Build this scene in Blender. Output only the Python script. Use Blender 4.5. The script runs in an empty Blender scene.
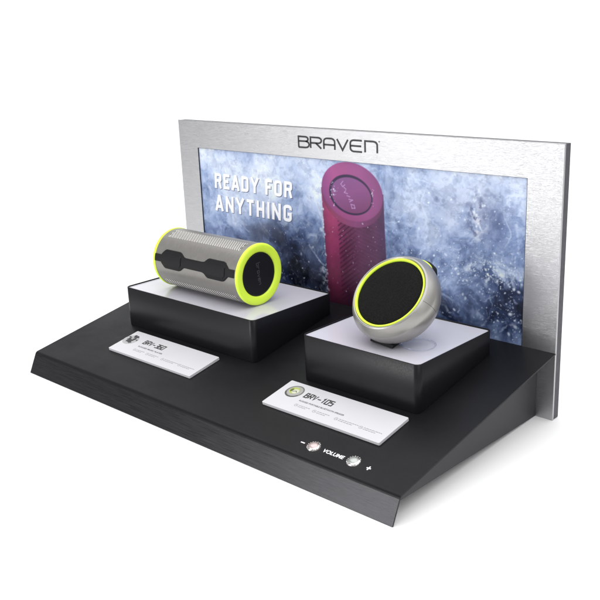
import bpy, bmesh, math, random
import numpy as np
from mathutils import Vector, Matrix
random.seed(7); rng = np.random.RandomState(11)
PI = math.pi; R = math.radians
sc = bpy.context.scene
C = sc.collection

# ------------------------------------------------------------------ measures (metres)
W = 0.502                 # width of the stand
D = 0.2258                # depth, lip fold to panel face
H0, HB = 0.0217, 0.0652   # deck height at the fold / at the panel
K = (HB - H0) / D
LIP = 0.0102
PZ = 0.0829               # top of the plinths
PH = 0.251                # top of the panel
def deck(y): return H0 + K * y
SLOPE = math.atan(K)

# ------------------------------------------------------------------ materials
def srgb(r, g, b):
    f = lambda c: (c/255/12.92) if c/255 <= .04045 else ((c/255+.055)/1.055)**2.4
    return (f(r), f(g), f(b), 1)
def mat(name, col, rough=.5, metal=0, spec=.5, **kw):
    m = bpy.data.materials.new(name); m.use_nodes = True
    b = m.node_tree.nodes['Principled BSDF']
    b.inputs['Base Color'].default_value = col if len(col) == 4 else (*col, 1)
    b.inputs['Roughness'].default_value = rough
    b.inputs['Metallic'].default_value = metal
    b.inputs['Specular IOR Level'].default_value = spec
    for k, v in kw.items(): b.inputs[k.replace('_', ' ')].default_value = v
    return m
def nodes(m): return m.node_tree.nodes, m.node_tree.links, m.node_tree.nodes['Principled BSDF']
def noise(m, scale=(1, 1, 1), s=50, detail=4, rough=.55, coord='Object'):
    N, L, b = nodes(m)
    tc = N.new('ShaderNodeTexCoord'); mp = N.new('ShaderNodeMapping'); n = N.new('ShaderNodeTexNoise')
    mp.inputs['Scale'].default_value = scale
    n.inputs['Scale'].default_value = s; n.inputs['Detail'].default_value = detail; n.inputs['Roughness'].default_value = rough
    L.new(tc.outputs[coord], mp.inputs['Vector']); L.new(mp.outputs[0], n.inputs['Vector'])
    return n
def bump(m, n, strength, dist):
    N, L, b = nodes(m)
    bp = N.new('ShaderNodeBump'); bp.inputs['Strength'].default_value = strength; bp.inputs['Distance'].default_value = dist
    L.new(n.outputs[0], bp.inputs['Height']); L.new(bp.outputs[0], b.inputs['Normal']); return bp
def remap(m, n, sock, a, bb, lo=.3, hi=.7):
    N, L, b = nodes(m)
    r = N.new('ShaderNodeMapRange'); r.inputs['From Min'].default_value = lo; r.inputs['From Max'].default_value = hi
    r.inputs['To Min'].default_value = a; r.inputs['To Max'].default_value = bb
    L.new(n.outputs[0], r.inputs['Value']); L.new(r.outputs[0], b.inputs[sock]); return r
def ramp_col(m, n, c0, c1, p0=.35, p1=.65):
    N, L, b = nodes(m)
    r = N.new('ShaderNodeValToRGB'); r.color_ramp.elements[0].position = p0; r.color_ramp.elements[1].position = p1
    r.color_ramp.elements[0].color = (*c0[:3], 1); r.color_ramp.elements[1].color = (*c1[:3], 1)
    L.new(n.outputs[0], r.inputs[0]); L.new(r.outputs[0], b.inputs['Base Color'])

M = {}
# brushed aluminium of the panel
m = M['brushed'] = mat('brushed_aluminium', (.60, .60, .615), .33, 1)
n = noise(m, (2.2, 1, 210), 22, 5, .72); remap(m, n, 'Roughness', .25, .37); bump(m, n, .27, .0006)
ramp_col(m, n, (.41, .41, .422), (.54, .54, .55), .3, .7)
# lip: dark brushed
m = M['lip'] = mat('dark_brushed_lip', (.05, .05, .05), .42, .8, .3)
n = noise(m, (1.5, 150, 150), 26, 4, .65); remap(m, n, 'Roughness', .24, .36); bump(m, n, .12, .0004)
ramp_col(m, n, (.017, .017, .0185), (.045, .045, .048), .3, .72)
# satin black sheet with fine grain
m = M['deck'] = mat('black_textured_sheet', (.0065, .0065, .0078), .4, 0, .18)
n = noise(m, (1, 1, 1), 1500, 3, .6); bump(m, n, .22, .00025); remap(m, n, 'Roughness', .33, .43)
N_, L_, b_ = nodes(M['deck'])
n2_ = noise(M['deck'], (1, 1.6, 1), 16, 5, .65)
r1 = [l.from_node for l in b_.inputs['Roughness'].links][0]
mr = N_.new('ShaderNodeMapRange'); mr.inputs['From Min'].default_value = .35; mr.inputs['From Max'].default_value = .68; mr.inputs['To Min'].default_value = -.04; mr.inputs['To Max'].default_value = .09
ad = N_.new('ShaderNodeMath'); ad.operation = 'ADD'
L_.new(n2_.outputs[0], mr.inputs['Value']); L_.new(r1.outputs[0], ad.inputs[0]); L_.new(mr.outputs[0], ad.inputs[1]); L_.new(ad.outputs[0], b_.inputs['Roughness'])
m = M['side'] = mat('black_side_sheet', (.027, .0265, .031), .5, 0, .35)
n = noise(m, (1, 1, 1), 1200, 3, .6); bump(m, n, .15, .0002)
m = M['plinth'] = mat('satin_black_plinth', (.0085, .0083, .0102), .36, 0, .22)
n = noise(m, (1, 1, 1), 900, 3, .6); bump(m, n, .12, .0002); remap(m, n, 'Roughness', .30, .40)
m = M['frame'] = mat('dark_grey_frame', (.060, .058, .068), .55, 0, .3)
n = noise(m, (1, 1, 1), 300, 3); remap(m, n, 'Roughness', .45, .58)
M['bezel'] = mat('black_bezel', (.012, .014, .03), .4)
m = M['acrylic'] = mat('frosted_white_acrylic', (.60, .59, .655), .16, 0, .5)
n = noise(m, (1, 1, 1), 45, 4); remap(m, n, 'Roughness', .08, .2)
m = M['card'] = mat('white_card_plastic', (.60, .598, .62), .4)
n = noise(m, (1, 1, 1), 60, 4); remap(m, n, 'Roughness', .33, .5)
M['ink'] = mat('black_print', (.03, .03, .032), .5)
M['ink_grey'] = mat('grey_print', (.10, .10, .11), .5)
M['ink_pale'] = mat('pale_grey_print', (.25, .25, .28), .5)
M['white_ink'] = mat('white_print', (.92, .92, .94), .5)
M['shade_ink'] = mat('blue_grey_print', srgb(96, 106, 140), .5)
M['logo'] = mat('logo_enamel', (.022, .022, .025), .35)
m = M['lime'] = mat('lime_rubber', srgb(222, 254, 74), .42, 0, .4)
n = noise(m, (1, 1, 1), 400, 3); remap(m, n, 'Roughness', .38, .5)
m = M['shell'] = mat('champagne_metal_shell', (.25, .24, .228), .38, .5)
n = noise(m, (6, 1, 1), 160, 4); remap(m, n, 'Roughness', .32, .42); ramp_col(m, n, (.225, .216, .20), (.265, .254, .237), .3, .7)
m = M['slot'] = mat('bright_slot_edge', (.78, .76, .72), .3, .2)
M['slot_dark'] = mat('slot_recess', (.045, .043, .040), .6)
m = M['strap'] = mat('black_rubber', (.008, .008, .009), .55, 0, .2)
n = noise(m, (1, 1, 1), 900, 2); bump(m, n, .15, .0002)
M['cap'] = mat('black_cap', (.006, .006, .008), .5, 0, .3)
M['cap_text'] = mat('grey_cap_lettering', (.055, .054, .062), .45)
m = M['silver'] = mat('satin_silver_shell', (.36, .348, .33), .34, .75)
n = noise(m, (1, 1, 1), 700, 3); remap(m, n, 'Roughness', .30, .40)
M['seam'] = mat('seam_groove', (.09, .088, .085), .6)
# woven grille
m = M['mesh'] = mat('black_grille_cloth', (.015, .015, .016), .8, 0, .1)
N_, L_, b_ = nodes(m)
tc = N_.new('ShaderNodeTexCoord'); vo = N_.new('ShaderNodeTexVoronoi'); vo.inputs['Scale'].default_value = 950
L_.new(tc.outputs['Object'], vo.inputs['Vector'])
rp = N_.new('ShaderNodeValToRGB'); rp.color_ramp.elements[0].position = .1; rp.color_ramp.elements[1].position = .6
rp.color_ramp.elements[0].color = (.002, .002, .002, 1); rp.color_ramp.elements[1].color = (.009, .009, .009, 1)
L_.new(vo.outputs['Distance'], rp.inputs[0]); L_.new(rp.outputs[0], b_.inputs['Base Color'])
bp = N_.new('ShaderNodeBump'); bp.inputs['Strength'].default_value = .5; bp.inputs['Distance'].default_value = .0004
L_.new(vo.outputs['Distance'], bp.inputs['Height']); L_.new(bp.outputs[0], b_.inputs['Normal'])
m = M['chrome'] = mat('hammered_chrome', (.70, .69, .68), .24, 1)
vo = m.node_tree.nodes.new('ShaderNodeTexVoronoi'); vo.inputs['Scale'].default_value = 620
tc = m.node_tree.nodes.new('ShaderNodeTexCoord'); m.node_tree.links.new(tc.outputs['Object'], vo.inputs['Vector'])
bump(m, vo, .35, .0006)
ramp_col(m, vo, (.45, .44, .43), (.85, .82, .80), .12, .6)
M['chrome_cap_pink'] = mat('pinkish_button_cap', (.55, .44, .43), .32, .6)
M['chrome_cap_grey'] = mat('grey_button_cap', (.42, .44, .42), .32, .6)
M['clear'] = mat('clear_plastic', (.97, .97, 1), .05, 0, .5, Transmission_Weight=1.0, IOR=1.3)
m = M['floor'] = mat('white_sweep', (.90, .90, .90), .7, 0, .15)
n = noise(m, (1, 1, 1), 6, 3); remap(m, n, 'Roughness', .66, .74)

# ------------------------------------------------------------------ object helpers
def link(name, me, mt=None, parent=None, smooth=False, loc=None):
    o = bpy.data.objects.new(name, me); C.objects.link(o)
    if mt is not None:
        if not me.materials: me.materials.append(mt)
    if parent is not None: o.parent = parent
    if smooth:
        for p in me.polygons: p.use_smooth = True
    return o
def bm_obj(name, bm, mt, parent=None, smooth=False, angle=None):
    bmesh.ops.recalc_face_normals(bm, faces=bm.faces[:])
    me = bpy.data.meshes.new(name); bm.to_mesh(me); bm.free()
    o = link(name, me, mt, parent, smooth)
    if angle: me.set_sharp_from_angle(angle=R(angle))
    return o
def raw(name, vs, fs, mt, parent=None, smooth=False):
    me = bpy.data.meshes.new(name); me.from_pydata([tuple(v) for v in vs], [], fs); me.update()
    return link(name, me, mt, parent, smooth)
def empty(name, loc, rot=(0, 0, 0), label=None, cat=None, group=None):
    o = bpy.data.objects.new(name, None); C.objects.link(o)
    o.location = loc; o.rotation_euler = rot; o.empty_display_size = .01
    if label: o['label'] = label
    if cat: o['category'] = cat
    if group: o['group'] = group
    return o
def prism(bm, poly, z0, z1, mtx=None):
    """poly in xy, extruded z0..z1"""
    mtx = mtx or Matrix()
    lo = [bm.verts.new(mtx @ Vector((x, y, z0))) for x, y in poly]
    hi = [bm.verts.new(mtx @ Vector((x, y, z1))) for x, y in poly]
    n = len(poly)
    bm.faces.new(lo[::-1]); bm.faces.new(hi)
    for i in range(n): bm.faces.new((lo[i], lo[(i+1) % n], hi[(i+1) % n], hi[i]))
def rrect(x0, y0, x1, y1, r, n=8):
    pts = []
    for cx, cy, a in ((x1-r, y0+r, -90), (x1-r, y1-r, 0), (x0+r, y1-r, 90), (x0+r, y0+r, 180)):
        for i in range(n+1):
            t = R(a + 90*i/n); pts.append((cx+r*math.cos(t), cy+r*math.sin(t)))
    return pts
def bevel(bm, w, seg=2, ang=40):
    bmesh.ops.recalc_face_normals(bm, faces=bm.faces[:])
    es = [e for e in bm.edges if len(e.link_faces) == 2 and e.calc_face_angle(0) > R(ang)]
    bmesh.ops.bevel(bm, geom=es, offset=w, segments=seg, affect='EDGES', profile=.5)
def lathe(bm, prof, seg=96, mtx=None, closed=False):
    """prof: (r, h) list; axis z"""
    mtx = mtx or Matrix()
    rings = []
    for r, h in prof:
        if r < 1e-7: rings.append([bm.verts.new(mtx @ Vector((0, 0, h)))])
        else: rings.append([bm.verts.new(mtx @ Vector((r*math.cos(2*PI*i/seg), r*math.sin(2*PI*i/seg), h))) for i in range(seg)])
    pairs = list(zip(rings, rings[1:])) + ([(rings[-1], rings[0])] if closed else [])
    for a, b in pairs:
        for i in range(seg):
            j = (i+1) % seg
            if len(a) == 1 and len(b) == 1: continue
            if len(a) == 1: bm.faces.new((a[0], b[i], b[j]))
            elif len(b) == 1: bm.faces.new((a[i], a[j], b[0]))
            else: bm.faces.new((a[i], a[j], b[j], b[i]))
def strokes(bm, lines, w, h0, h1, fn):
    """polyline ribbons with mitred joints -> little slabs; fn maps (u,v,h) to 3D; each line: (pts, closed)"""
    for pts, closed in lines:
        P = [Vector(p) for p in pts]; n = len(P); L, Rr = [], []
        for i in range(n):
            a = P[i-1] if (i > 0 or closed) else None
            b = P[(i+1) % n] if (i < n-1 or closed) else None
            d1 = (P[i]-a).normalized() if a is not None else None
            d2 = (b-P[i]).normalized() if b is not None else None
            d1 = d1 or d2; d2 = d2 or d1
            n1 = Vector((-d1.y, d1.x)); n2 = Vector((-d2.y, d2.x)); mm = (n1+n2)
            mm = mm.normalized() if mm.length > 1e-6 else n1
            s = w/2/max(.45, mm.dot(n1))
            L.append(P[i]+mm*s); Rr.append(P[i]-mm*s)
        rows = [[bm.verts.new(fn(q.x, q.y, h)) for q in S] for S in (L, Rr) for h in (h0, h1)]
        a0, a1, b0, b1 = rows
        for i in range(n if closed else n-1):
            j = (i+1) % n
            bm.faces.new((a1[i], b1[i], b1[j], a1[j])); bm.faces.new((a0[i], a0[j], b0[j], b0[i]))
            bm.faces.new((a0[i], a1[i], a1[j], a0[j])); bm.faces.new((b0[i], b0[j], b1[j], b1[i]))
        if not closed:
            for i in (0, n-1): bm.faces.new((a0[i], b0[i], b1[i], a1[i]))
def arc(cx, cy, r, a0, a1, n=6): return [(cx+r*math.cos(R(a0+(a1-a0)*i/n)), cy+r*math.sin(R(a0+(a1-a0)*i/n))) for i in range(n+1)]
def text_obj(name, body, box, h0, h1, fn, mt, parent, bold=0.0, shear=0.0):
    """text fitted to box (u0,v0,u1,v1) and mapped by fn(u,v,h)"""
    cu = bpy.data.curves.new('t', 'FONT'); cu.body = body; cu.size = 1; cu.offset = bold; cu.extrude = .05
    cu.resolution_u = 5; cu.space_character = 1.0
    to = bpy.data.objects.new('t', cu); C.objects.link(to)
    dg = bpy.context.evaluated_depsgraph_get()
    me = bpy.data.meshes.new_from_object(to.evaluated_get(dg))
    bpy.data.objects.remove(to); bpy.data.curves.remove(cu)
    co = np.array([v.co[:] for v in me.vertices])
    mn, mx = co.min(0), co.max(0)
    u = (co[:, 0]-mn[0])/(mx[0]-mn[0]); v = (co[:, 1]-mn[1])/(mx[1]-mn[1]); h = (co[:, 2]-mn[2])/(mx[2]-mn[2])
    bh = box[3]-box[1]
    for i, vt in enumerate(me.vertices):
        vt.co = fn(box[0]+u[i]*(box[2]-box[0]-shear*bh)+shear*bh*v[i], box[1]+v[i]*bh, h0+(h1-h0)*h[i])
    me.materials.clear(); me.update(); me.name = name
    return link(name, me, mt, parent)

# =================================================================== the display stand
stand = empty('display_stand', (0, 0, 0), label='black sloped display stand with brushed silver back panel and underwater poster', cat='display stand')

# --- deck sheet: sloping top plus folded edge down to the lip
def deck_sheet():
    bm = bmesh.new(); t = .0013
    fr = .0022
    prof = [(D+.0002, HB)]
    # rounded fold
    a0 = Vector((0, H0)); da = Vector((D, HB-H0)).normalized(); db = Vector((-LIP, -H0)).normalized()
    for i in range(7):
        s = i/6; p = (a0+da*fr)*(1-s)**2 + a0*2*s*(1-s) + (a0+db*fr)*s**2
        prof.append((p.x, p.y))
    prof.append((a0+db*.0026)[:])
    inner = []
    for i, p in enumerate(prof):
        a = Vector(prof[max(0, i-1)]); b = Vector(prof[min(len(prof)-1, i+1)]); d = (b-a).normalized()
        nn = Vector((-d.y, d.x)) # left of travel (travel is -y) -> down/in
        inner.append((p[0]+nn.x*t, p[1]+nn.y*t))
    ring = prof + inner[::-1]
    def xs(y): return (-.0002, W-.002+.002*max(0, y)/D)
    lo = [bm.verts.new((xs(y)[0], y, z)) for y, z in ring]; hi = [bm.verts.new((xs(y)[1], y, z)) for y, z in ring]
    n = len(ring); m_ = len(prof)
    for i in range(n): bm.faces.new((lo[i], lo[(i+1) % n], hi[(i+1) % n], hi[i]))
    for s in (lo, hi):
        for i in range(m_-1): bm.faces.new((s[i], s[i+1], s[n-2-i], s[n-1-i]))
    return bm
o = bm_obj('deck', deck_sheet(), M['deck'], stand, True, 35)
# --- front lip
bm = bmesh.new()
db = Vector((-LIP, -H0)).normalized(); nn = Vector((-db.y, db.x))
nn = nn if nn.x < 0 else -nn
a = Vector((0, H0))+db*.0026+nn*.0001; b = Vector((0, H0))+db*(Vector((LIP, H0)).length-.0003)+nn*.0001
a2 = a-nn*.0013; b2 = b-nn*.0013
poly = [a, b, b2, a2]
vs = [[bm.verts.new((x, p.x, p.y)) for p in poly] for x in (-.0002, W-.002)]
for i in range(4): bm.faces.new((vs[0][i], vs[0][(i+1) % 4], vs[1][(i+1) % 4], vs[1][i]))
bm.faces.new(vs[0]); bm.faces.new(vs[1][::-1])
bevel(bm, .0002, 2)
bm_obj('front_lip', bm, M['lip'], stand)
# --- side sheets (inset a little more towards the panel)
for s in (1, -1):
    xf = W-.0035 if s > 0 else .0015
    xb = .4845 if s > 0 else W-.4845
    t = .0013*s
    pts = [(.0003, .0165), (.0006, deck(.0006)-.0014), (D-.0003, HB-.0014), (D-.0003, .0002)]
    vs = []
    for dx in (0, -t):
        for y, z in pts: vs.append((xf+(xb-xf)*y/D+dx, y, z))
    raw('side_panel', vs, [(0, 1, 2, 3), (7, 6, 5, 4), (0, 4, 5, 1), (1, 5, 6, 2), (2, 6, 7, 3), (3, 7, 4, 0)], M['side'], stand)

# bottom tray closing the wedge underneath
raw('bottom_tray', [(.004, .0015, .0168), (W-.006, .0015, .0168), (.4825, D-.0008, .0008), (W-.4825, D-.0008, .0008), (.004, .0015, .0180), (W-.006, .0015, .0180), (.4825, D-.0008, .0020), (W-.4825, D-.0008, .0020)],
    [(3, 2, 1, 0), (4, 5, 6, 7), (0, 1, 5, 4), (1, 2, 6, 5), (2, 3, 7, 6), (3, 0, 4, 7)], M['side'], stand)
# --- header panel: brushed face with a window, dark frame behind
PX0, PX1 = -.0012, W
SX0, SX1, SZ0, SZ1 = .0318, .4683, .052, .2196
def plate():
    bm = bmesh.new(); y0, y1 = D, D+.0016
    xs = [PX0, SX0, SX1, PX1]; zs = [0, SZ0, SZ1, PH]
    g = {}
    for k, y in enumerate((y0, y1)):
        for i, x in enumerate(xs):
            for j, z in enumerate(zs): g[k, i, j] = bm.verts.new((x, y, z))
    for k in (0, 1):
        for i in range(3):
            for j in range(3):
                if (i, j) != (1, 1): bm.faces.new((g[k, i, j], g[k, i+1, j], g[k, i+1, j+1], g[k, i, j+1]))
    def wall(a, b): bm.faces.new((g[0, a[0], a[1]], g[0, b[0], b[1]], g[1, b[0], b[1]], g[1, a[0], a[1]]))
    for i in range(3): wall((i, 0), (i+1, 0)); wall((i, 3), (i+1, 3)); wall((0, i), (0, i+1)); wall((3, i), (3, i+1))
    wall((1, 1), (2, 1)); wall((1, 2), (2, 2)); wall((1, 1), (1, 2)); wall((2, 1), (2, 2))
    bmesh.ops.recalc_face_normals(bm, faces=bm.faces[:])
    es = [e for e in bm.edges if e.calc_face_angle(0) > R(40) and all(abs(v.co.y-y0) < 1e-6 for v in e.verts)
          and (all(abs(v.co.x-PX0) < 1e-6 or abs(v.co.x-PX1) < 1e-6 for v in e.verts) or all(abs(v.co.z-PH) < 1e-6 for v in e.verts))]
    bmesh.ops.bevel(bm, geom=es, offset=.0005, segments=2, affect='EDGES', profile=.5)
    return bm
panel = bm_obj('back_panel', plate(), M['brushed'], stand)
bm = bmesh.new(); prism(bm, [(PX0+.0004, D+.0016), (PX1-.0002, D+.0016), (PX1-.0002, D+.0106), (PX0+.0004, D+.0106)], .0004, PH-.0004)
bevel(bm, .0004, 2)
bm_obj('frame', bm, M['frame'], panel)
# window reveal
bm = bmesh.new()
th = .0006
for x0, x1, z0, z1 in ((SX0, SX0+th, SZ0, SZ1), (SX1-th*.5, SX1, SZ0, SZ1), (SX0+th, SX1-th*.5, SZ1-th*.4, SZ1)):
    prism(bm, [(x0+.00003, D-.00015), (x1, D-.00015), (x1, D+.0014), (x0+.00003, D+.0014)], z0, z1-.00003)
bm_obj('window_edge', bm, M['bezel'], panel)

# --- poster (a flat print): every colour of the picture is computed on a fine grid
def fbm(nx, nz, freq, octs=5, seed=0, gain=.5, asp=2.6):
    r = np.random.RandomState(seed)
    out = np.zeros((nz, nx)); amp = 1; tot = 0
    def val(fx, fz, X, Z):
        g = r.rand(int(fz)+3, int(fx)+3); x = X*fx; z = Z*fz
        xi = np.clip(x.astype(int), 0, int(fx)+1); zi = np.clip(z.astype(int), 0, int(fz)+1); xf = x-xi; zf = z-zi
        xf = xf*xf*(3-2*xf); zf = zf*zf*(3-2*zf)
        return (g[zi, xi]*(1-xf)+g[zi, xi+1]*xf)*(1-zf)+(g[zi+1, xi]*(1-xf)+g[zi+1, xi+1]*xf)*zf
    return val
class Noise:
    def __init__(s, seed): s.seed = seed
    def __call__(s, X, Z, f, octs=5, gain=.5, ridge=False):
        out = 0; amp = 1; tot = 0
        for k in range(octs):
            r = np.random.RandomState(s.seed*31+k); g = r.rand(256, 256)
            x = (X*f*2**k+50) ; z = (Z*f*2**k+50)
            xi = np.floor(x).astype(int); zi = np.floor(z).astype(int); xf = x-xi; zf = z-zi
            xf = xf**3*(xf*(6*xf-15)+10); zf = zf**3*(zf*(6*zf-15)+10)
            G = lambda a, b: g[a % 256, b % 256]
            v = (G(zi, xi)*(1-xf)+G(zi, xi+1)*xf)*(1-zf)+(G(zi+1, xi)*(1-xf)+G(zi+1, xi+1)*xf)*zf
            if ridge: v = 1-abs(2*v-1)
            out = out+v*amp; tot += amp; amp *= gain
        return out/tot
def poster():
    nx, nz = 760, 292
    x = np.linspace(SX0+.0003, SX1-.0002, nx); z = np.linspace(SZ0, SZ1-.0002, nz)
    X, Z = np.meshgrid(x, z)
    S = lambda a, b, t: (lambda q: q*q*(3-2*q))(np.clip((t-a)/(b-a), 0, 1))
    def mix(c, d, a): return c*(1-a[..., None])+np.array(d, float)*a[..., None]
    n1, n2, n3, n4 = Noise(1), Noise(2), Noise(3), Noise(4)
    wx = X+.013*(n1(X, Z, 28)-.5)*2; wz = Z+.013*(n2(X, Z, 28)-.5)*2
    a = n3(wx, wz, 22, 6, .55); b = n4(wx, wz, 60, 5, .6); rd = n1(wx, wz, 34, 5, .55, True); rd2 = n2(wx*.7+wz*.5, wz, 75, 4, .6, True)
    # broad layout of light and dark in the picture
    zt = (Z-.06)/(.2196-.06)
    light = .30+.50*S(.15, 1.0, zt)
    g = lambda cx, cz, sx, sz: np.exp(-(((X-cx)/sx)**2+((Z-cz)/sz)**2))
    light += .26*g(.08, .18, .09, .05)+.10*g(.20, .20, .06, .03)+.22*g(.225, .165, .03, .04)+.12*g(.36, .165, .04, .03)+.22*g(.46, .205, .04, .02)
    light += .08*S(.30, .34, X)
    light -= .38*g(.215, .082, .05, .020)+.24*g(.155, .128, .05, .018)+.10*g(.075, .125, .04, .012)+.10*g(.45, .09, .07, .03)+.22*g(.435, .175, .026, .024)+.16*g(.385, .085, .06, .03)+.10*g(.35, .19, .03, .02)
    light += (a-.5)*1.05+(b-.5)*.55+(n2(wx, wz, 150, 4, .6)-.5)*.30+.05+.10*g(.10, .20, .10, .03)
    c = np.zeros(X.shape+(3,))
    stops = [(-.1, (18, 22, 34)), (.15, (44, 54, 84)), (.35, (84, 100, 140)), (.55, (120, 138, 178)), (.75, (150, 166, 202)), (1.0, (182, 194, 222)), (1.3, (208, 216, 236))]
    L_ = np.clip(light, -.1, 1.3)
    for ch in range(3): c[..., ch] = np.interp(L_, [s[0] for s in stops], [s[1][ch] for s in stops])
    # left: greyer rocks under the headline
    rock = np.clip(g(.165, .128, .055, .016)+g(.215, .09, .04, .02), 0, 1)*S(.42, .62, b)
    c = mix(c, (58, 62, 82), rock*.8)
    # streaks of light and froth
    fil = S(.80, .93, rd)
    c = mix(c, (212, 222, 242), fil*.42)
    c = mix(c, (196, 206, 232), S(.80, .92, rd2)*.22)
    c = mix(c, (40, 48, 80), S(.62, .80, 1-rd)*.25*S(.9, .3, zt))
    # torn, glassy texture: thin bright and dark veins
    v1 = n3(wx+.01*b, wz-.008*a, 95, 4, .6, True); v2 = n4(wx*.6-wz*.3, wz*1.4, 130, 3, .6, True)
    right = S(.30, .34, X)
    c = mix(c, (204, 214, 236), S(.78, .93, v1)*(.16+.30*right))
    c = mix(c, (52, 62, 98), S(.80, .94, v2)*(.12+.20*right)*S(1.0, .5, light))
    c = c*(1+.10*(n1(X, Z, 260, 3, .6)-.5))[..., None]
    c = mix(c, (120, 132, 168), g(.385, .185, .03, .02)*.35); c = mix(c, (88, 104, 148), g(.437, .178, .018, .024)*S(.35, .6, b)*.7)
    for cx_ in (.358, .449, .4135): c = mix(c, (206, 214, 234), np.clip(1-abs(X-cx_-.004*np.sin(Z*160)-.006*(a-.5))/.0012, 0, 1)*g(cx_, .18, .02, .026)*.55)
    # fuzzy object (sunken ice and bubbles) upper right
    ob = g(.424, .182, .011, .024)*S(.35, .55, a+.1)
    c = mix(c, (140, 148, 176), np.clip(ob*.6, 0, 1))
    ob2 = g(.418, .173, .004, .014); c = mix(c, (186, 190, 208), np.clip(ob2*1.2*S(.45, .62, n2(X, Z, 170, 4)), 0, 1)); c = mix(c, (74, 82, 116), np.clip(g(.4165, .178, .010, .022)*S(.52, .68, n4(X, Z, 190, 4))*.9, 0, 1)); c = mix(c, (222, 228, 240), np.clip(g(.420, .184, .012, .022)*S(.56, .70, n1(X, Z, 210, 4))*.9, 0, 1))
    ob3 = g(.437, .180, .010, .020); c = mix(c, (84, 96, 136), np.clip(ob3*.65, 0, 1))
    for bx, bz, br in ((.409, .190, .0040), (.4095, .181, .003), (.411, .173, .0026), (.421, .196, .004), (.428, .205, .003), (.373, .192, .0040)):
        d = np.hypot(X-bx+.006*(b-.5), Z-bz+.006*(a-.5))/br
        c = mix(c, (84, 94, 128), np.clip(1.1-d, 0, 1)*.5); c = mix(c, (190, 200, 222), np.clip(1-abs(d-1)*2.5, 0, 1)*.5*np.clip(.3+.7*(Z-bz)/br, 0, 1))
    # long diagonal streaks, lower right
    for (ax, az, bx, bz, wd, al) in ((.425, .078, .468, .108, .0012, .55), (.44, .072, .468, .090, .0009, .45), (.36, .105, .40, .095, .0016, .35), (.40, .095, .44, .104, .0011, .35),
                                     (.345, .150, .352, .205, .0012, .18), (.205, .125, .221, .108, .0010, .45), (.219, .109, .229, .104, .0010, .45),
                                     (.462, .15, .455, .20, .0014, .35), (.11, .148, .05, .128, .003, .2)):
        ux, uz = bx-ax, bz-az; l2 = ux*ux+uz*uz
        t = np.clip(((X-ax)*ux+(Z-az)*uz)/l2, 0, 1)
        d = np.hypot(X-ax-t*ux, Z-az-t*uz+.012*(a-.5)*2+.003*(b-.5))
        c = mix(c, (208, 220, 244), np.clip(1-(d/wd/1.4)**2, 0, 1)*al*S(.3, .5, b))
    # froth specks
    r = np.random.RandomState(5)
    pts = []
    for _ in range(300): pts.append((r.normal(.430, .030), r.normal(.128, .009), r.uniform(.0003, .0008), r.uniform(.4, .95)))
    for _ in range(130): pts.append((r.normal(.452, .014), r.normal(.095, .018), r.uniform(.0003, .0010), r.uniform(.4, .9)))
    for _ in range(170): pts.append((r.uniform(.32, .468), r.uniform(.07, .2), r.uniform(.0003, .0009), r.uniform(.3, .9)))
    for _ in range(110): pts.append((r.uniform(.14, .232), r.uniform(.07, .15), r.uniform(.0003, .0010), r.uniform(.2, .8)))
    def specks(pts, c):
        dx = x[1]-x[0]; dz = z[1]-z[0]
        for px, pz, pr, al in pts:
            i = int((px-x[0])/dx); j = int((pz-z[0])/dz); q = 5
            if i < q or j < q or i > nx-q-1 or j > nz-q-1: continue
            sl = (slice(j-q, j+q+1), slice(i-q, i+q+1))
            d = np.hypot((X[sl]-px)*(.7+.6*((px*9e4) % 1)), (Z[sl]-pz)+.4*(X[sl]-px)*(((pz*7e4) % 1)-.5)*2)/(pr*(.5+1.4*((px*5e4) % 1)**3))
            c[sl] = mix(c[sl], (226, 234, 250), np.clip(1.5-d, 0, 1)*al)
        return c
    c = specks(pts, c)
    # froth clumps
    fr = S(.55, .72, b)*g(.44, .128, .032, .011)+S(.58, .74, a)*g(.455, .14, .02, .01)*.6
    c = mix(c, (206, 218, 244), np.clip(fr, 0, 1)*.85)
    q1 = n3(wx*.8+.004*rd, wz, 62, 6, .62); q2 = n4(wx, wz*1.3, 85, 6, .62); q3 = n2(X+.01*a, Z*1.2, 150, 5, .65)
    c = mix(c, (206, 216, 236), S(.53, .63, q1)*.12*S(.25, .7, light)); c = mix(c, (52, 64, 98), S(.54, .64, 1-q2)*.15*(1-.5*g(.12, .18, .08, .04)))
    c = mix(c, (226, 234, 248), S(.58, .66, q3)*(.06*right+.5*g(.435, .13, .04, .014)+.3*g(.455, .2, .02, .02))); c = mix(c, (40, 50, 82), S(.60, .68, 1-q3)*.10)
    c = np.clip((c-118)*1.12+124, 0, 244)*np.array([1.02, 1.02, 1.0])
    fo = S(.50, .66, n3(X, Z, 200, 4, .6))*np.clip(1-abs(X-.2265-.002*np.sin(Z*300))/.006, 0, 1)*S(.17, .15, Z)
    c = mix(c, (216, 224, 240), fo*.75)
    # ---- the printed purple speaker
    # body
    lx = np.interp(Z, [.05, .0606, .133, .185], [.2322, .2314, .2289, .2262]); rx = np.interp(Z, [.05, .149, .19], [.3150, .3105, .3090])
    t = (X-lx)/(rx-lx); wob = .0006*(n1(X, Z, 220, 2)-.5)*2
    body = S(-.010, .012, t+wob*8)*S(1.010, .990, t)*(Z < .190)
    bc = np.zeros_like(c); 
    for ch, arr in enumerate(([130, 160, 146, 108, 98, 92, 72], [52, 62, 58, 48, 52, 54, 48], [92, 106, 102, 84, 88, 90, 84])):
        bc[..., ch] = np.interp(t, [0, .10, .24, .36, .6, .85, 1], arr)
    lev = np.interp(Z, [.055, .075, .10, .15, .185], [.30, .62, .86, 1.0, 1.08]); bc *= 1.04*lev[..., None]
    bc *= (.88+.26*(n2(X, Z, 90, 4)-.1))[..., None]
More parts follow.
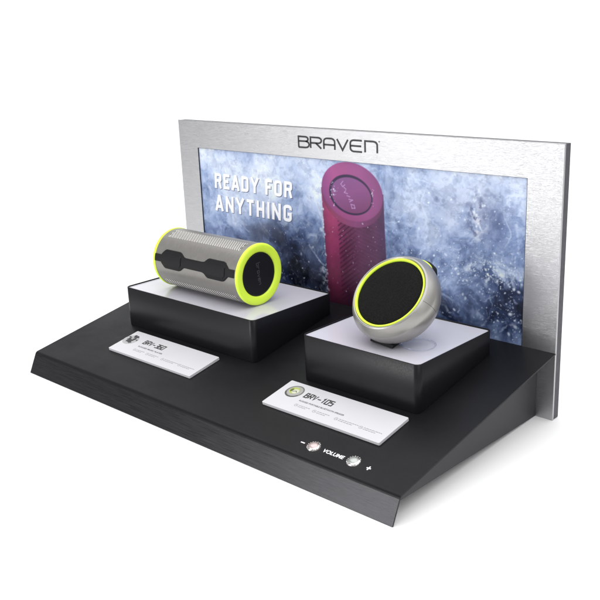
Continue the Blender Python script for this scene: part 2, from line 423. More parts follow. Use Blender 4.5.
    # chevron slots
    band = S(.235, .255, t)*S(.60, .40, t); st = np.sin((Z-(X-.25)*.75)*2*PI/.0052)
    bc = mix(bc, (62, 24, 52), band*S(.1, .6, st)*.62*(Z < .158))
    band = S(.42, .46, t)*S(.98, .9, t); st = np.sin((Z+(X-.25)*.25)*2*PI/.0040)
    bc = mix(bc, (70, 34, 62), band*S(.2, .7, st)*.20)
    c = mix(c, 0, body)+bc*body[..., None]
    # cap (tilted ellipse ring)
    th = R(-7); ct, stt = math.cos(th), math.sin(th)
    def ell(cx, cz, rx_, rz_): 
        u = (X-cx)*ct+(Z-cz)*stt; v = -(X-cx)*stt+(Z-cz)*ct
        return np.sqrt((u/rx_)**2+(v/rz_)**2), u, v
    e2, u, v = ell(.2678, .1835, .0408, .0315); low = S(1.02, .98, e2)
    rimc = np.zeros_like(c)
    for ch, arr in enumerate(([116, 158, 146, 108], [58, 70, 78, 60], [100, 108, 130, 100])): rimc[..., ch] = np.interp(u/.041, [-1, -.6, .2, 1], arr)
    c = mix(c, 0, low)+(rimc*.92)*low[..., None]
    e, u, v = ell(.2676, .1885, .0408, .0300); rim = S(1.02, .985, e)
    for ch, arr in enumerate(([148, 182, 170, 142], [74, 90, 90, 78], [138, 152, 152, 132])): rimc[..., ch] = np.interp(u/.041+.3*v/.03, [-1, -.5, .4, 1], arr)
    rimc = rimc*(1-.10*np.clip(-v/.03, 0, 1))[..., None]*(.94+.12*a)[..., None]
    rimc *= .93
    c = mix(c, 0, rim)+rimc*rim[..., None]
    e, u, v = ell(.2662, .1852, .0288, .0204)
    c = mix(c, (44, 34, 66), S(1.04, .98, e)*.92)
    e, u, v = ell(.2668, .1848, .0268, .0182); f = S(1.03, .97, e)
    cc = np.zeros_like(c)
    for ch, arr in enumerate(([134, 138, 122], [84, 80, 66], [140, 134, 112])): cc[..., ch] = np.interp(v/.018-u/.04, [1.2, .2, -1.2][::-1], arr[::-1])
    c = mix(c, 0, f)+cc*f[..., None]
    let = [((.2565, .1985), (.2535, .1955), (.2560, .1930), (.2590, .1950)), ((.2575, .1925), (.2605, .1905)), ((.2600, .1890), (.2580, .1870), (.2625, .1862)), ((.2615, .1840), (.2655, .1832)), ((.2640, .1805), (.2690, .1800), (.2650, .1780)), ((.2665, .1755), (.2710, .1750), (.2720, .1720), (.2680, .1715), (.2668, .1750))]
    for l in let:
        for (ax, az), (bx, bz) in zip(l, l[1:]):
            ux, uz = bx-ax, bz-az; tt = np.clip(((X-ax)*ux+(Z-az)*uz)/(ux*ux+uz*uz), 0, 1); d = np.hypot(X-ax-tt*ux, Z-az-tt*uz)
            c = mix(c, (188, 148, 200), np.clip(1.4-d/.0006, 0, 1)*.8)
    # water drops on it
    pts = [(r.normal(.2425, .003), r.normal(.186, .008), r.uniform(.0003, .0008), r.uniform(.4, .9)) for _ in range(26)]
    pts += [(r.normal(.2945, .0014), r.normal(.186, .005), r.uniform(.0003, .0008), r.uniform(.3, .8)) for _ in range(14)]
    pts += [(r.uniform(.235, .31), r.uniform(.08, .16), r.uniform(.0002, .0006), r.uniform(.2, .7)) for _ in range(110)]
    pts += [(np.interp(q, [.06, .185], [.2314, .2262])+r.normal(0, .0007), q, r.uniform(.0005, .0011), r.uniform(.3, .8)) for q in r.uniform(.062, .18, 60)]
    c = specks(pts, c)
    c = np.clip(c/255, 0, 1)
    lin = np.where(c <= .04045, c/12.92, ((c+.055)/1.055)**2.4)
    vs = np.stack([X, np.full_like(X, D+.0012), Z], -1).reshape(-1, 3)
    idx = np.arange(nx*nz).reshape(nz, nx)
    fs = np.stack([idx[:-1, :-1], idx[:-1, 1:], idx[1:, 1:], idx[1:, :-1]], -1).reshape(-1, 4)
    me = bpy.data.meshes.new('poster')
    me.vertices.add(len(vs)); me.vertices.foreach_set('co', vs.ravel())
    me.loops.add(fs.size); me.loops.foreach_set('vertex_index', fs.ravel())
    me.polygons.add(len(fs)); me.polygons.foreach_set('loop_start', np.arange(0, fs.size, 4)); me.polygons.foreach_set('loop_total', np.full(len(fs), 4))
    lin = lin*.90
    me.update(calc_edges=True)
    at = me.color_attributes.new('picture', 'FLOAT_COLOR', 'POINT')
    at.data.foreach_set('color', np.concatenate([lin.reshape(-1, 3), np.ones((nx*nz, 1))], 1).ravel())
    m = mat('poster_print', (.5, .5, .5), .38, 0, .3)
    N, L, bs = nodes(m); an = N.new('ShaderNodeVertexColor'); an.layer_name = 'picture'
    L.new(an.outputs['Color'], bs.inputs['Base Color'])
    return link('poster', me, m, panel)
poster()

# --- lettering on the poster and the panel
pf = lambda u, v, h: Vector((u, D+.0012-h, v))
def chamf(w, x=0, q=.15):   # rounded O outline
    return arc(x+q, q, q, 270, 180, 5)+arc(x+q, 1-q, q, 180, 90, 5)+arc(x+w-q, 1-q, q, 90, 0, 5)+arc(x+w-q, q, q, 0, -90, 5)
CW = .40
BOLD = {'R': (CW, [([(0, 1), ]+arc(CW-.12, .88, .12, 90, 0, 5)+arc(CW-.12, .64, .12, 0, -90, 5)+[(0, .52)], False), ([(0, -.12), (0, 1.125)], False), ([(CW-.12, .52), (CW+.03, -.12)], False)]),
        'E': (CW-.06, [([(CW+.02, 1), (0, 1)], False), ([(CW+.02, 0), (0, 0)], False), ([(0, -.125), (0, 1.125)], False), ([(0, .52), (CW-.07, .52)], False)]),
        'F': (CW-.06, [([(CW+.02, 1), (0, 1)], False), ([(0, -.125), (0, 1.125)], False), ([(0, .50), (CW-.07, .50)], False)]),
        'A': (CW+.06, [([(-.02, -.125), (CW/2+.03, 1.125)], False), ([(CW/2+.03, 1.125), (CW+.08, -.125)], False), ([(.08, .22), (CW-.02, .22)], False)]),
        'D': (CW, [([(0, 1)]+arc(CW-.15, .85, .15, 90, 0, 5)+arc(CW-.15, .15, .15, 0, -90, 5)+[(0, 0)], False), ([(0, -.125), (0, 1.125)], False)]),
        'Y': (CW+.04, [([(-.04, 1.125), (CW/2+.02, .45), (CW+.08, 1.125)], False), ([(CW/2+.02, .5), (CW/2+.02, -.125)], False)]),
        'O': (CW, [(chamf(CW), True)]),
        'N': (CW+.04, [([(0, -.125), (0, 1.125)], False), ([(.0, 1.02), (CW+.04, -.02)], False), ([(CW+.04, -.125), (CW+.04, 1.125)], False)]),
        'T': (CW, [([(-.06, 1), (CW+.06, 1)], False), ([(CW/2, 1), (CW/2, -.125)], False)]),
        'H': (CW+.02, [([(0, -.125), (0, 1.125)], False), ([(CW, -.125), (CW, 1.125)], False), ([(0, .5), (CW, .5)], False)]),
        'I': (0, [([(0, -.125), (0, 1.125)], False)]),
        'G': (CW, [([(CW, .74), (CW, .80)]+arc(CW-.15, .85, .15, 0, 90, 5)+arc(.15, .85, .15, 90, 180, 5)+arc(.15, .15, .15, 180, 270, 5)+arc(CW-.15, .15, .15, 270, 360, 5)+[(CW, .44), (CW-.2, .44)], False)]),
        ' ': (.02, [])}
def bold_text(name, word, box, h0, h1, fn, mt, parent, sw=.245, gap=.345, slant=.07):
    L = []; u = 0
    for ch in word:
        w, ls = BOLD[ch]
        for pts, cl in ls: L.append(([(u+p[0], p[1]) for p in pts], cl))
        u += w+gap
    u -= gap
    hh = box[3]-box[1]; c1 = (box[2]-box[0]-slant*hh)
    # lay out in cap heights, then fit the width
    S_ = hh/(1+sw)
    sx = (c1-sw*S_)/(u*S_)
    LL = [([(box[0]+sw*S_/2+p[0]*S_*sx+slant*p[1]*S_, box[1]+sw*S_/2+p[1]*S_) for p in pts], cl) for pts, cl in L]
    bm = bmesh.new()
    for i, l in enumerate(LL): strokes(bm, [l], sw*S_, h0, h1+i*.000006, fn)
    return bm_obj(name, bm, mt, parent)
for body, box in (('READY FOR', (.0568, .1736, .1842, .1916)), ('ANYTHING', (.0553, .1466, .1823, .1656))):
    bold_text('headline_shadow', body, (box[0]+.0008, box[1]-.0008, box[2]+.0008, box[3]-.0008), .00005, .00010, pf, M['shade_ink'], panel)
    bold_text('headline', body, box, .00018, .00024, pf, M['white_ink'], panel)
# maker's name: thin squared letters drawn as strokes
def letters():
    h = 1.0; L = []
    def B(x, w): 
        L.append(([(x, 0), (x, 1), ] + arc(x+w-.2, .79, .21, 90, -90) + [], False))
        L.append((([(x, .58), (x+w-.2, .58)]), False)) 
        L.append((arc(x+w-.2, .29, .29, 90, -90)+[(x, 0)], False))
    def Rr(x, w):
        L.append(([(x, 0), (x, 1)]+arc(x+w-.24, .74, .26, 90, -90)+[(x, .48)], False)); L.append(([(x+w*.50, .48), (x+w, 0)], False))
    def A(x, w):
        L.append(([(x, 0)]+arc(x+.3, .7, .3, 180, 90)+arc(x+w-.3, .7, .3, 90, 0)+[(x+w, 0)], False)); L.append(([(x, .42), (x+w, .42)], False))
    def V(x, w): L.append(([(x, 1), (x+w/2, .03), (x+w, 1)], False))
    def E(x, w):
        L.append(([(x+w, 1)]+arc(x+.28, .72, .28, 90, 180)+arc(x+.28, .28, .28, 180, 270)+[(x+w, 0)], False)); L.append(([(x, .5), (x+w*.94, .5)], False))
    def N(x, w): L.append(([(x, 0), (x, 1)]+arc(x+w-.3, .7, .3, 90, 0)+[(x+w, 0)], False))
    s = 1/12.2  # zoomed pixels -> cap heights
    for f, a, b in ((B, 48, 108), (Rr, 124, 190), (A, 206, 272), (V, 286, 350), (E, 364, 430), (N, 448, 516)):
        f((a-48)*s/6, (b-a)*s/6)
    return L
bm = bmesh.new(); LW = .00185; u0, u1, v0, v1 = .1972, .3032, .2303, .2415
tot = (516-48)/12.2/6
strokes(bm, [([(u0+p[0]/tot*(u1-u0), v0+p[1]*(v1-v0)) for p in pts], c) for pts, c in letters()], LW, 0, .00035, lambda u, v, h: Vector((u, D-h, v)))
bm_obj('maker_lettering', bm, M['logo'], panel)
bm = bmesh.new(); strokes(bm, [(arc(.3058, .2418, .0006, 0, 324, 9), True)], .0003, 0, .0003, lambda u, v, h: Vector((u, D-h, v)))
bm_obj('registered_mark', bm, M['logo'], panel)

# --- plinths
def plinth(x0, x1, y0, y1, z1):
    bm = bmesh.new(); outer = rrect(x0, y0, x1, y1, .0058, 10); inner = rrect(x0+.0013, y0+.0013, x1-.0013, y1-.0013, .0047, 10)
    n = len(outer); b = .0003
    o_in = rrect(x0+b, y0+b, x1-b, y1-b, .0056, 10)
    i_b = rrect(x0+.0013-b, y0+.0013-b, x1-.0013+b, y1-.0013+b, .005, 10)
    def ring(poly, z): return [bm.verts.new((x, y, z(y) if callable(z) else z)) for x, y in poly]
    R_ = [ring(rrect(x0+.0008, y0+.0008, x1-.0008, y1-.0008, .005, 10), lambda y: deck(y)-.0006), ring(outer, lambda y: deck(y)+.0009), ring(outer, z1-b), ring(o_in, z1), ring(i_b, z1), ring(inner, z1-b), ring(inner, z1-.0032)]
    for a, c in zip(R_, R_[1:]):
        for i in range(n): bm.faces.new((a[i], a[(i+1) % n], c[(i+1) % n], c[i]))
    o = bm_obj('plinth', bm, M['plinth'], stand, True, 50)
    bm = bmesh.new(); prism(bm, rrect(x0+.00135, y0+.00135, x1-.00135, y1-.00135, .0046, 10), z1-.0029, z1-.0012)
    bm_obj('top_plate', bm, M['acrylic'], o)
    return o
plinth(.0507, .2552, .0903, .2060, PZ+.0005)['label'] = 'wider black plinth under the cylinder speaker'
plinth(.3192, .4505, .0908, .2040, PZ+.0005)['label'] = 'narrower black plinth under the round speaker'

# --- volume controls on the deck
df = lambda x, y, h: Vector((x, y-h*math.sin(SLOPE), deck(y)+h*math.cos(SLOPE)))
for bx, by, cm in ((.4008, .0148, 'chrome_cap_pink'), (.4428, .0152, 'chrome_cap_grey')):
    mt4 = Matrix.Translation(df(bx, by, 0)) @ Matrix.Rotation(SLOPE, 4, 'X')
    bm = bmesh.new(); lathe(bm, [(0, 0), (.0062, 0), (.0062, .0004), (.0056, .0014), (.0042, .0020), (.0037, .0016), (0, .0016)], 44, mt4)
    o = bm_obj('volume_button', bm, M['chrome'], stand, True, 40)
    # scalloped rim
    bm = bmesh.new()
    for k in range(16):
        a = 2*PI*k/16; q = Matrix.Translation(mt4 @ Vector((.0055*math.cos(a), .0055*math.sin(a), .0011))) @ Matrix.Rotation(SLOPE, 4, 'X') @ Matrix.Rotation(a+.4*random.random(), 4, 'Z')
        bmesh.ops.create_icosphere(bm, subdivisions=2, radius=.0005+.00012*random.random(), matrix=q)
    bm_obj('knurled_rim', bm, M['chrome'], o, True)
    bm = bmesh.new(); lathe(bm, [(0, .0032), (.0022, .0030), (.0042, .0023), (.0046, .0014)], 40, mt4)
    bm_obj('cap', bm, M[cm], o, True)
text_obj('volume_lettering', 'VOLUME', (.4108, .0131, .4326, .0172), .00005, .00018, df, M['white_ink'], stand, .02, 0)
bm = bmesh.new(); strokes(bm, [([(.3862, .0150), (.3905, .0150)], False)], .0011, .00004, .00018, df); bm_obj('minus_mark', bm, M['white_ink'], stand)
bm = bmesh.new(); strokes(bm, [([(.4566, .0143), (.4606, .0143)], False)], .0011, .00004, .00018, df); strokes(bm, [([(.4586, .0120), (.4586, .0166)], False)], .0011, .00005, .00019, df)
bm_obj('plus_mark', bm, M['white_ink'], stand)

# =================================================================== info cards
GL = {'B': [([(0, 0), (0, 1), (.8, 1), (.8, .55), (1, .45), (1, 0)], True), ([(0, .52), (.85, .52)], False)],
      'R': [([(0, 0), (0, 1), (1, 1), (1, .5), (0, .5)], False), ([(.45, .5), (1, 0)], False)],
      'V': [([(0, 1), (.5, .03), (1, 1)], False)],
      '-': [([(0, .45), (1, .45)], False)],
      '3': [([(0, 1), (1, 1), (1, 0), (0, 0)], False), ([(.2, .52), (1, .52)], False)],
      '6': [([(1, 1), (0, 1), (0, 0), (1, 0), (1, .55), (0, .55)], False)],
      '0': [([(0, 0), (0, 1), (1, 1), (1, 0)], True)],
      '1': [([(.05, .8), (.6, 1), (.6, 0)], False)],
      '5': [([(1, 1), (0, 1), (0, .55), (1, .55), (1, 0), (0, 0)], False)]}
def card(x, y, label, title, sub, subw, ex, ey, kind):
    c = empty('info_card', (x, y, deck(y)), (SLOPE, 0, 0), label, 'info card', 'info cards on the deck')
    w, d, t = .1338, .0408, .0030
    bm = bmesh.new(); prism(bm, rrect(0, 0, w, d, .0012, 4), .00015, t); bevel(bm, .0003, 2, 60)
    bm_obj('card_plate', bm, M['card'], c)
    f = lambda u, v, h: Vector((u, v, t+h))
    # title
    bm = bmesh.new(); u = .0300; hgt = .0066; v = .0236; cw = .0032; gap = .00165; sl = .02
    for ch in title:
        ww = cw*(.85 if ch == '1' else 1.15 if ch == '-' else 1)
        L = [([(u+p[0]*ww+sl*p[1]*hgt, v+p[1]*hgt) for p in pts], cl) for pts, cl in GL[ch]]
        strokes(bm, L, .0013, .00004, .00010, f); u += ww+gap
    bm_obj('title_lettering', bm, M['ink'], c)
    text_obj('subtitle_lettering', sub, (.0305, .0166, .0305+subw, .0186), .00004, .0001, f, M['ink_grey'], c, .012)
    # icons with two-line captions
    rr = random.Random(3)
    for k, (u, L1) in enumerate(((.0330, .0125), (.0545, .0140), (.0795, .0215), (.1065, .0190))):
        bm = bmesh.new(); strokes(bm, [([(u+.0016, .0107)]+arc(u, .0105, .0017, 20, 350, 11)+[(u, .0105), (u-.0006, .0113)], False)], .0003, .00004, .0001, f); bm_obj('icon', bm, M['ink_pale'], c)
        bm = bmesh.new()
        for r_, ll in ((.0114, L1), (.0094, L1*.72)):
            q = u+.0030
            while q < u+.0030+ll:
                q2 = min(q+rr.uniform(.0012, .0030), u+.003+ll)
                if q2-q > .0004: strokes(bm, [([(q, r_), (q2, r_)], False)], .0006, .00004, .0001, f)
                q = q2+.0006
        bm_obj('caption', bm, M['ink_pale'], c)
    # printed picture
    def disc(name, cx, cy, rx, ry, h, mt, n=40):
        bm = bmesh.new(); prism(bm, [(cx+rx*math.cos(2*PI*i/n), cy+ry*math.sin(2*PI*i/n)) for i in range(n)], t+h-.00003, t+h); return bm_obj(name, bm, mt, c)
    if kind == 'round':
        disc('emblem', ex, ey, .0093, .0093, .00006, mat('emblem_grey', (.17, .165, .155), .4))
        disc('emblem_ring', ex+.0002, ey+.0003, .0076, .0076, .00010, mat('emblem_silver', (.36, .355, .34), .4))
        disc('emblem_ring', ex-.0012, ey+.0010, .0052, .0052, .00014, mat('emblem_lime', (.42, .47, .12), .4))
        disc('emblem_centre', ex+.0008, ey+.0002, .0036, .0036, .00018, mat('emblem_pale', (.58, .60, .46), .4))
        disc('emblem_mark', ex-.0040, ey+.0008, .0016, .0024, .00022, mat('emblem_olive', (.10, .13, .03), .4))
        bm = bmesh.new(); strokes(bm, [([(ex-.002, ey-.001), (ex+.001, ey+.001), (ex+.003, ey-.001)], False), (arc(ex, ey, .0086, 200, 330), False)], .0006, .00020, .00026, f); bm_obj('emblem_mark', bm, M['ink'], c)
    else:
        disc('emblem', ex, ey, .0100, .0092, .00006, mat('emblem_pale_grey', (.40, .40, .41), .4))
        bm = bmesh.new(); r2 = random.Random(9)
        for k in range(34):
            a = r2.uniform(0, 2*PI); q = r2.uniform(.0005, .0085); s = r2.uniform(.0009, .0022)
            n = 7; pts = [(ex+q*math.cos(a)+s*r2.uniform(.6, 1.2)*math.cos(2*PI*i/n), ey+q*math.sin(a)+s*r2.uniform(.6, 1.2)*math.sin(2*PI*i/n)) for i in range(n)]
            if q*math.sin(a) < -.002 and r2.random() < .5: continue
            prism(bm, pts, t+.00008+k*.000002, t+.00010+k*.000002)
        bm_obj('emblem_mark', bm, M['ink'], c)
    return c
card(.0806, .0407, 'white info card with dark splotchy emblem, in front of the plinth carrying the cylinder speaker', 'BRV-360', 'RUGGED MUSIC PLAYER', .040, .0096, .0236, 'dark')
card(.3142, .0412, 'white info card with round lime and grey emblem, behind the volume buttons', 'BRV-105', 'RUGGED PORTABLE BLUETOOTH SPEAKER', .052, .0162, .0270, 'round')

# =================================================================== cylinder speaker (axis along X)
SR = .0319; SXA, SXB = .0892, .2232; SY = .1340
sp = empty('cylinder_speaker', (0, SY, PZ+SR+.0001), label='grey cylindrical speaker with lime end rings lying on the wider plinth', cat='speaker')
AX = Matrix.Rotation(PI/2, 4, 'Y')    # z axis -> +x
def cyl_pt(x, deg, r): return Vector((x, -r*math.cos(R(deg)), r*math.sin(R(deg))))
bm = bmesh.new(); lathe(bm, [(.0300, SXA+.002), (.0314, SXA+.0024), (.0314, SXB-.0026), (.0300, SXB-.002)], 160, AX)
shell = bm_obj('shell', bm, M['shell'], sp, True, 60)
def ring_prof(x0, s):   # outward direction s
    return [(.0305, x0-s*.0032), (.0319, x0-s*.0030), (.0320, x0-s*.0020), (.0317, x0-s*.0008), (.0308, x0-s*.0001), (.0292, x0+s*.0002), (.0245, x0-s*.0004), (.0233, x0-s*.0010), (.0226, x0-s*.0024), (.0226, x0-s*.0050)]
for x0, s in ((SXB, 1), (SXA, -1)):
    bm = bmesh.new(); lathe(bm, ring_prof(x0, s) if s > 0 else [(.0305, x0+.0044), (.0318, x0+.0042), (.0320, x0+.0030)]+ring_prof(x0, s)[2:], 128, AX); bm_obj('end_ring', bm, M['lime'], sp, True)
    bm = bmesh.new(); lathe(bm, [(.0229, x0-s*.0022), (.0214, x0-s*.0014), (.0204, x0-s*.0016), (.0196, x0-s*.0017), (0, x0-s*.0016)], 96, AX)
    cap = bm_obj('end_cap', bm, M['cap'], sp, True, 50)
# lettering on the near cap: thin script strokes running down the cap
sc_let = [  # letters in a 0..1 box, joined small hand
    [(0, 1), (0, 0), (.8, 0), (.8, .5), (0, .5)],
    [(0, 0), (0, .5), (.7, .5)],
    [(.8, .5), (0, .5), (0, 0), (.8, 0), (.8, .5)],
    [(0, .5), (.4, 0), (.8, .5)],
    [(.8, 0), (0, 0), (0, .5), (.8, .5), (.8, .27), (0, .27)],
    [(0, 0), (0, .5), (.8, .5), (.8, 0)]]
def cap_letters(total, h, w, fn, name, mt, parent):
    bm = bmesh.new(); n = len(sc_let); st = total/n
    L = [([(-total/2+i*st+p[0]*st*.82, (p[1]-.35)*h) for p in l], False) for i, l in enumerate(sc_let)]
    strokes(bm, L, w, 0, .0002, fn); return bm_obj(name, bm, mt, parent)
ca, sa = math.cos(R(-84)), math.sin(R(-84))
# plane of the cap: horizontal axis = y, vertical = z
cap_letters(.024, .0052, .0006, lambda u, v, h: Vector((SXB-.0016+h, (u*ca-v*sa), (u*sa+v*ca))), 'cap_lettering', M['cap_text'], cap if False else sp)
# perforated bands of slanted slots: dark recess strip plus bright edges
def cyl_quad(bm, pts, r0, r1):
    lo = [bm.verts.new(cyl_pt(x, d, r0)) for x, d in pts]; hi = [bm.verts.new(cyl_pt(x, d, r1)) for x, d in pts]
    n = len(pts); bm.faces.new(hi); bm.faces.new(lo[::-1])
    for i in range(n): bm.faces.new((lo[i], lo[(i+1) % n], hi[(i+1) % n], hi[i]))
CENT = 12
for name, a0, a1, sgn in (('slot_band', 58, 84, 1), ('slot_band', -35, -62, 1)):
    lo_, hi_ = min(a0, a1), max(a0, a1)
    bmd = bmesh.new(); bms = bmesh.new()
    x = .0905; pitch = .0028
    while x < .2230:
        k = 10
        sh = -.021 if a0 > 0 else .021
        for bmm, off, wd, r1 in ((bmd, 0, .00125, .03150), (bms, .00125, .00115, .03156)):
            for i in range(k):
                d0 = lo_+(hi_-lo_)*i/k; d1 = lo_+(hi_-lo_)*(i+1)/k
                s0 = sh*(i/k-.5); s1 = sh*((i+1)/k-.5)
                if not .1010 < x+off+(s0+s1)/2 < .2115: continue
                cyl_quad(bmm, [(x+off+s0, d0), (x+off+wd+s0, d0), (x+off+wd+s1, d1), (x+off+s1, d1)], .0310, r1)
        x += pitch
    bd = bm_obj('slot_band', bmd, M['slot_dark'], sp); bm_obj('slot_edge', bms, M['slot'], bd)
# rubber strap with two pads
def strap_mesh(poly_fn, r1):
    """poly given by half-width(x) -> thin raised patch on the cylinder"""
    bm = bmesh.new(); xs = poly_fn[0]; hw = poly_fn[1]; ns = 14; rows = []
    X_ = np.linspace(xs[0], xs[-1], 120)
    X_ = np.sort(np.concatenate([X_, xs]))
    for x in X_:
        h = float(np.interp(x, xs, hw)); row = []
        for i in range(ns+1):
            f_ = -1+2*i/ns; r = r1-(.0005 if i in (0, ns) else 0)
            row.append(bm.verts.new(cyl_pt(x, CENT+h*f_, r)))
        row = [bm.verts.new(cyl_pt(x, CENT-h, .0312))]+row+[bm.verts.new(cyl_pt(x, CENT+h, .0312))]
        rows.append(row)
    for a, b in zip(rows, rows[1:]):
        for i in range(len(a)-1): bm.faces.new((a[i], a[i+1], b[i+1], b[i]))
    bmesh.ops.remove_doubles(bm, verts=bm.verts[:], dist=1e-6)
    return bm
xs = [.0940, .1045, .1050, .1088, .1110, .1330, .1358, .1410, .1435, .1700, .1732, .1770, .1792, .2012, .2040, .2085, .2100, .2185]
hw = [7.2, 7.2, 10, 17, 18.6, 18.6, 17, 10.5, 9.6, 9.6, 11, 17, 18.6, 18.6, 17, 10, 7.4, 7.4]
strap = bm_obj('rubber_strap', strap_mesh((xs, hw), .0325), M['strap'], sp, True, 40)
for a, b in ((.1080, .1370), (.1762, .2052)):
    bm = strap_mesh(([a, a+.0028, b-.0028, b], [8, 13.5, 13.5, 8]), .0330); bm_obj('strap_pad', bm, M['strap'], strap, True, 40)

# =================================================================== round speaker
RC = Vector((.3974, .1205, .1306)); 
az, el = R(-91.86), R(43.9)
nvec = Vector((math.cos(el)*math.cos(az), math.cos(el)*math.sin(az), math.sin(el)))
rs = empty('round_speaker', RC, label='round silver speaker with black grille face and lime ring tilted back on the narrower plinth', cat='speaker')
rs.rotation_euler = nvec.to_track_quat('Z', 'Y').to_euler()
# local: z = face normal, find local angles of world up
q = nvec.to_track_quat('Z', 'Y')
FR = .0344
prof = [(FR-.0004, -.0015), (FR+.0003, -.0003), (FR+.0012, -.0002), (.0366, -.0012), (.0383, -.0036), (.0400, -.0064), (.0411, -.0090), (.0414, -.0110), (.0412, -.0145), (.0402, -.0198), (.0380, -.0250), (.0345, -.0302), (.0290, -.0348), (.0222, -.0384), (.0130, -.0406), (0, -.0413)]
def smooth_prof(pr, n=4):
    out = []
    P = [Vector(p) for p in pr]
    for i in range(len(P)-1):
        p0 = P[max(0, i-1)]; p1 = P[i]; p2 = P[i+1]; p3 = P[min(len(P)-1, i+2)]
        for k in range(n):
            t = k/n; out.append(.5*((2*p1)+(-p0+p2)*t+(2*p0-5*p1+4*p2-p3)*t*t+(-p0+3*p1-3*p2+p3)*t**3))
    out.append(P[-1]); return [(max(0, v.x), v.y) for v in out]
bm = bmesh.new(); lathe(bm, prof[:3]+smooth_prof(prof[3:], 4), 128); body = bm_obj('shell', bm, M['silver'], rs, True)
bm = bmesh.new(); lathe(bm, [(FR-.0004, -.0012), (FR-.0006, -.0004), (FR-.0012, 0), (.0326, -.0004), (.0319, -.0018), (.0319, -.004)], 128)
bm_obj('lime_ring', bm, M['lime'], rs, True)
bm = bmesh.new(); lathe(bm, [(.0320, -.0026), (.0312, -.0016), (.0286, -.0006), (.02, .0004), (.01, .0008), (0, .0009)], 128)
bm_obj('grille', bm, M['mesh'], rs, True)
def loc_dir(wv):  # world direction -> local angle around the face normal
    v = q.inverted() @ Vector(wv); return math.atan2(v.y, v.x)
def surf_patch(bm, ang0, ang1, pr, lift, na=20):
    """strip following the shell profile between two angles, lifted off it"""
    rows = []
    for i in range(na+1):
        a = ang0+(ang1-ang0)*i/na; row = []
        for j, (r, h) in enumerate(pr):
            nx_ = pr[min(j+1, len(pr)-1)]; pv = pr[max(0, j-1)]
            d = Vector((nx_[0]-pv[0], nx_[1]-pv[1])).normalized(); nn_ = Vector((-d.y, d.x)); nn_ = nn_ if nn_.x*r+nn_.y*(h+.012) > 0 else -nn_
            for l in (0,): 
                row.append((a, r+nn_.x*lift, h+nn_.y*lift))
        rows.append(row)
    top = [[bm.verts.new((r*math.cos(a), r*math.sin(a), h)) for a, r, h in row] for row in rows]
    bot = [[bm.verts.new(((r-.0012)*math.cos(a), (r-.0012)*math.sin(a), h)) for a, r, h in row] for row in rows]
    for S_ in (top, bot):
        for A_, B_ in zip(S_, S_[1:]):
            for i in range(len(A_)-1): bm.faces.new((A_[i], A_[i+1], B_[i+1], B_[i]))
    n, m_ = len(top), len(top[0])
    for i in range(n-1):
        for e in (0, m_-1): bm.faces.new((top[i][e], top[i+1][e], bot[i+1][e], bot[i][e]))
    for e in (0, n-1):
        for i in range(m_-1): bm.faces.new((top[e][i], top[e][i+1], bot[e][i+1], bot[e][i]))
sprof = smooth_prof(prof[3:], 4)
seg = [p for p in sprof if -.0205 < p[1] < -.0010]
a_r = loc_dir((1, 0, 0))
for da in (-2.5,):
    bm = bmesh.new(); surf_patch(bm, a_r+R(da-.25), a_r+R(da+.25), seg, .00006, 2); bm_obj('seam', bm, M['seam'], body)
# strap lug at upper right, behind the equator, with a lime edge
a_l = a_r+R(68)
lug = [(.0412, -.0125), (.0430, -.0130), (.0444, -.0155), (.0446, -.0200), (.0424, -.0225), (.0390, -.0235)]
def sweep(bm, ring, ang0, ang1, na=16, taper=True):
    rows = []
    for i in range(na+1):
        t = i/na; a = ang0+(ang1-ang0)*t; f_ = (1-abs(2*t-1)**3) if taper else 1
        rows.append([bm.verts.new(((.040+(r-.040)*(.35+.65*f_))*math.cos(a), (.040+(r-.040)*(.35+.65*f_))*math.sin(a), h)) for r, h in ring])
    n = len(ring)
    for A_, B_ in zip(rows, rows[1:]):
        for i in range(n): bm.faces.new((A_[i], A_[(i+1) % n], B_[(i+1) % n], B_[i]))
    bm.faces.new(rows[0]); bm.faces.new(rows[-1][::-1])
bm = bmesh.new(); sweep(bm, lug+[(.038, -.024), (.038, -.0125)], a_l-R(12), a_l+R(13)); lg = bm_obj('strap_lug', bm, M['strap'], rs, True, 50)
bm = bmesh.new(); sweep(bm, [(.0405, -.0108), (.0418, -.0109), (.0424, -.0115), (.0424, -.0126), (.0405, -.0127)], a_l-R(12), a_l+R(15)); bm_obj('strap_edge', bm, M['lime'], lg, True, 50)
# foot: black wedge under the front, sits on the plinth (built in world axes, converted)
inv = (Matrix.Translation(RC) @ q.to_matrix().to_4x4()).inverted()
bm = bmesh.new()
zt_ = PZ+.0001
base = [(.3800, .1150), (.4083, .1110), (.4050, .1270), (.3840, .1300)]
topz = (.0052, .0030, .0085, .0085)
lo = [bm.verts.new(inv @ Vector((x, y, zt_))) for x, y in base]; hi = [bm.verts.new(inv @ Vector((x, y+.001, zt_+t_))) for (x, y), t_ in zip(base, topz)]
bm.faces.new(lo[::-1]); bm.faces.new(hi)
for i in range(4): bm.faces.new((lo[i], lo[(i+1) % 4], hi[(i+1) % 4], hi[i]))
bevel(bm, .0005, 2, 30)
bm_obj('foot', bm, M['strap'], rs)

# clear plastic loop lying behind the foot
bm = bmesh.new(); prf = [(.0150+.0005*math.cos(2*PI*i/10), .0004*math.sin(2*PI*i/10)) for i in range(10)]
lathe(bm, prf, 64, Matrix.Translation((0, 0, .0005)), closed=True)
lp = bm_obj('plastic_loop', bm, M['clear'], None, True)
lp.location = (.4200, .1330, PZ+.0001); lp['label'] = 'clear plastic ring lying on the plinth under the round speaker'; lp['category'] = 'plastic ring'

# =================================================================== setting: white studio sweep
def st(o): o['kind'] = 'structure'; return o
bm = bmesh.new()
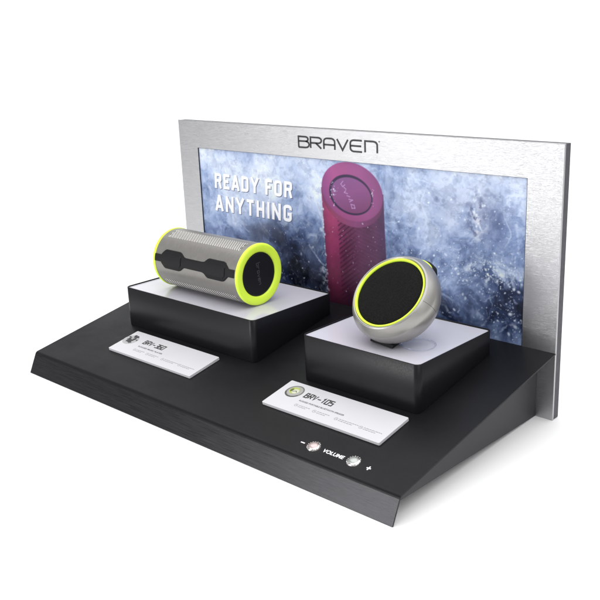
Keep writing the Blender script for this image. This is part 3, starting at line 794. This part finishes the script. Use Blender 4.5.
# floor continuing into a curved backdrop, perpendicular to the view
dv = Vector((-.684, .730, 0)); rv = Vector((.730, .684, 0)); c0 = Vector((.25, .12, 0))
prof2 = [(-3.0, 0), (-1, 0), (0, 0), (1.0, 0), (2.0, 0)]+[(2.0+.8*math.sin(R(a)), .8-.8*math.cos(R(a))) for a in range(10, 91, 10)]+[(2.8, 1.6), (2.8, 2.6)]
rows = [[bm.verts.new(c0+dv*d+rv*s+Vector((0, 0, z))) for s in (-3.2, -1.5, 0, 1.5, 3.2)] for d, z in prof2]
for A_, B_ in zip(rows, rows[1:]):
    for i in range(4): bm.faces.new((A_[i], A_[i+1], B_[i+1], B_[i]))
st(bm_obj('floor', bm, M['floor'], None, True))

# =================================================================== light
world = bpy.data.worlds.new('World'); sc.world = world; world.use_nodes = True
bg = world.node_tree.nodes['Background']; bg.inputs[0].default_value = (.97, .98, 1, 1); bg.inputs[1].default_value = WORLD = .44
def area(name, loc, target, sx, sy, power, col=(1, 1, 1)):
    l = bpy.data.lights.new(name, 'AREA'); l.shape = 'RECTANGLE'; l.size = sx; l.size_y = sy; l.energy = power; l.color = col
    o = bpy.data.objects.new(name, l); C.objects.link(o); o.location = loc
    o.rotation_euler = (Vector(target)-Vector(loc)).to_track_quat('-Z', 'Y').to_euler(); return o
area('overhead_softbox', (.65, .25, 1.9), (.6, .2, 0), 3.6, 3.6, 77)
area('front_softbox', (-.28, -1.25, .30), (.40, .0, .1), .38, .5, 8)
area('right_added_fill', (2.3, -.7, 1.3), (.6, .2, 0), 1.4, 1.2, 9)  # added fill, lightens the floor shadow on the right
area('backdrop_added_fill', (-.9, 1.2, 1.6), (-1.7, 2.2, 1.0), 2.4, 1.4, 16)  # added light out of view, lifts the backdrop to white

# =================================================================== camera
cam = bpy.data.cameras.new('camera'); co = bpy.data.objects.new('camera', cam); C.objects.link(co)
co.location = (.8559, -.4682, .3545); co.rotation_euler = (1.2723, .0402, .7528)
cam.sensor_width = 36; cam.lens = 895.78/600*36; cam.clip_start = .01; cam.clip_end = 50
sc.camera = co
sc.view_settings.view_transform = 'Standard'; sc.view_settings.look = 'None'; sc.view_settings.exposure = 0; sc.view_settings.gamma = 1
sc.render.engine = 'CYCLES'
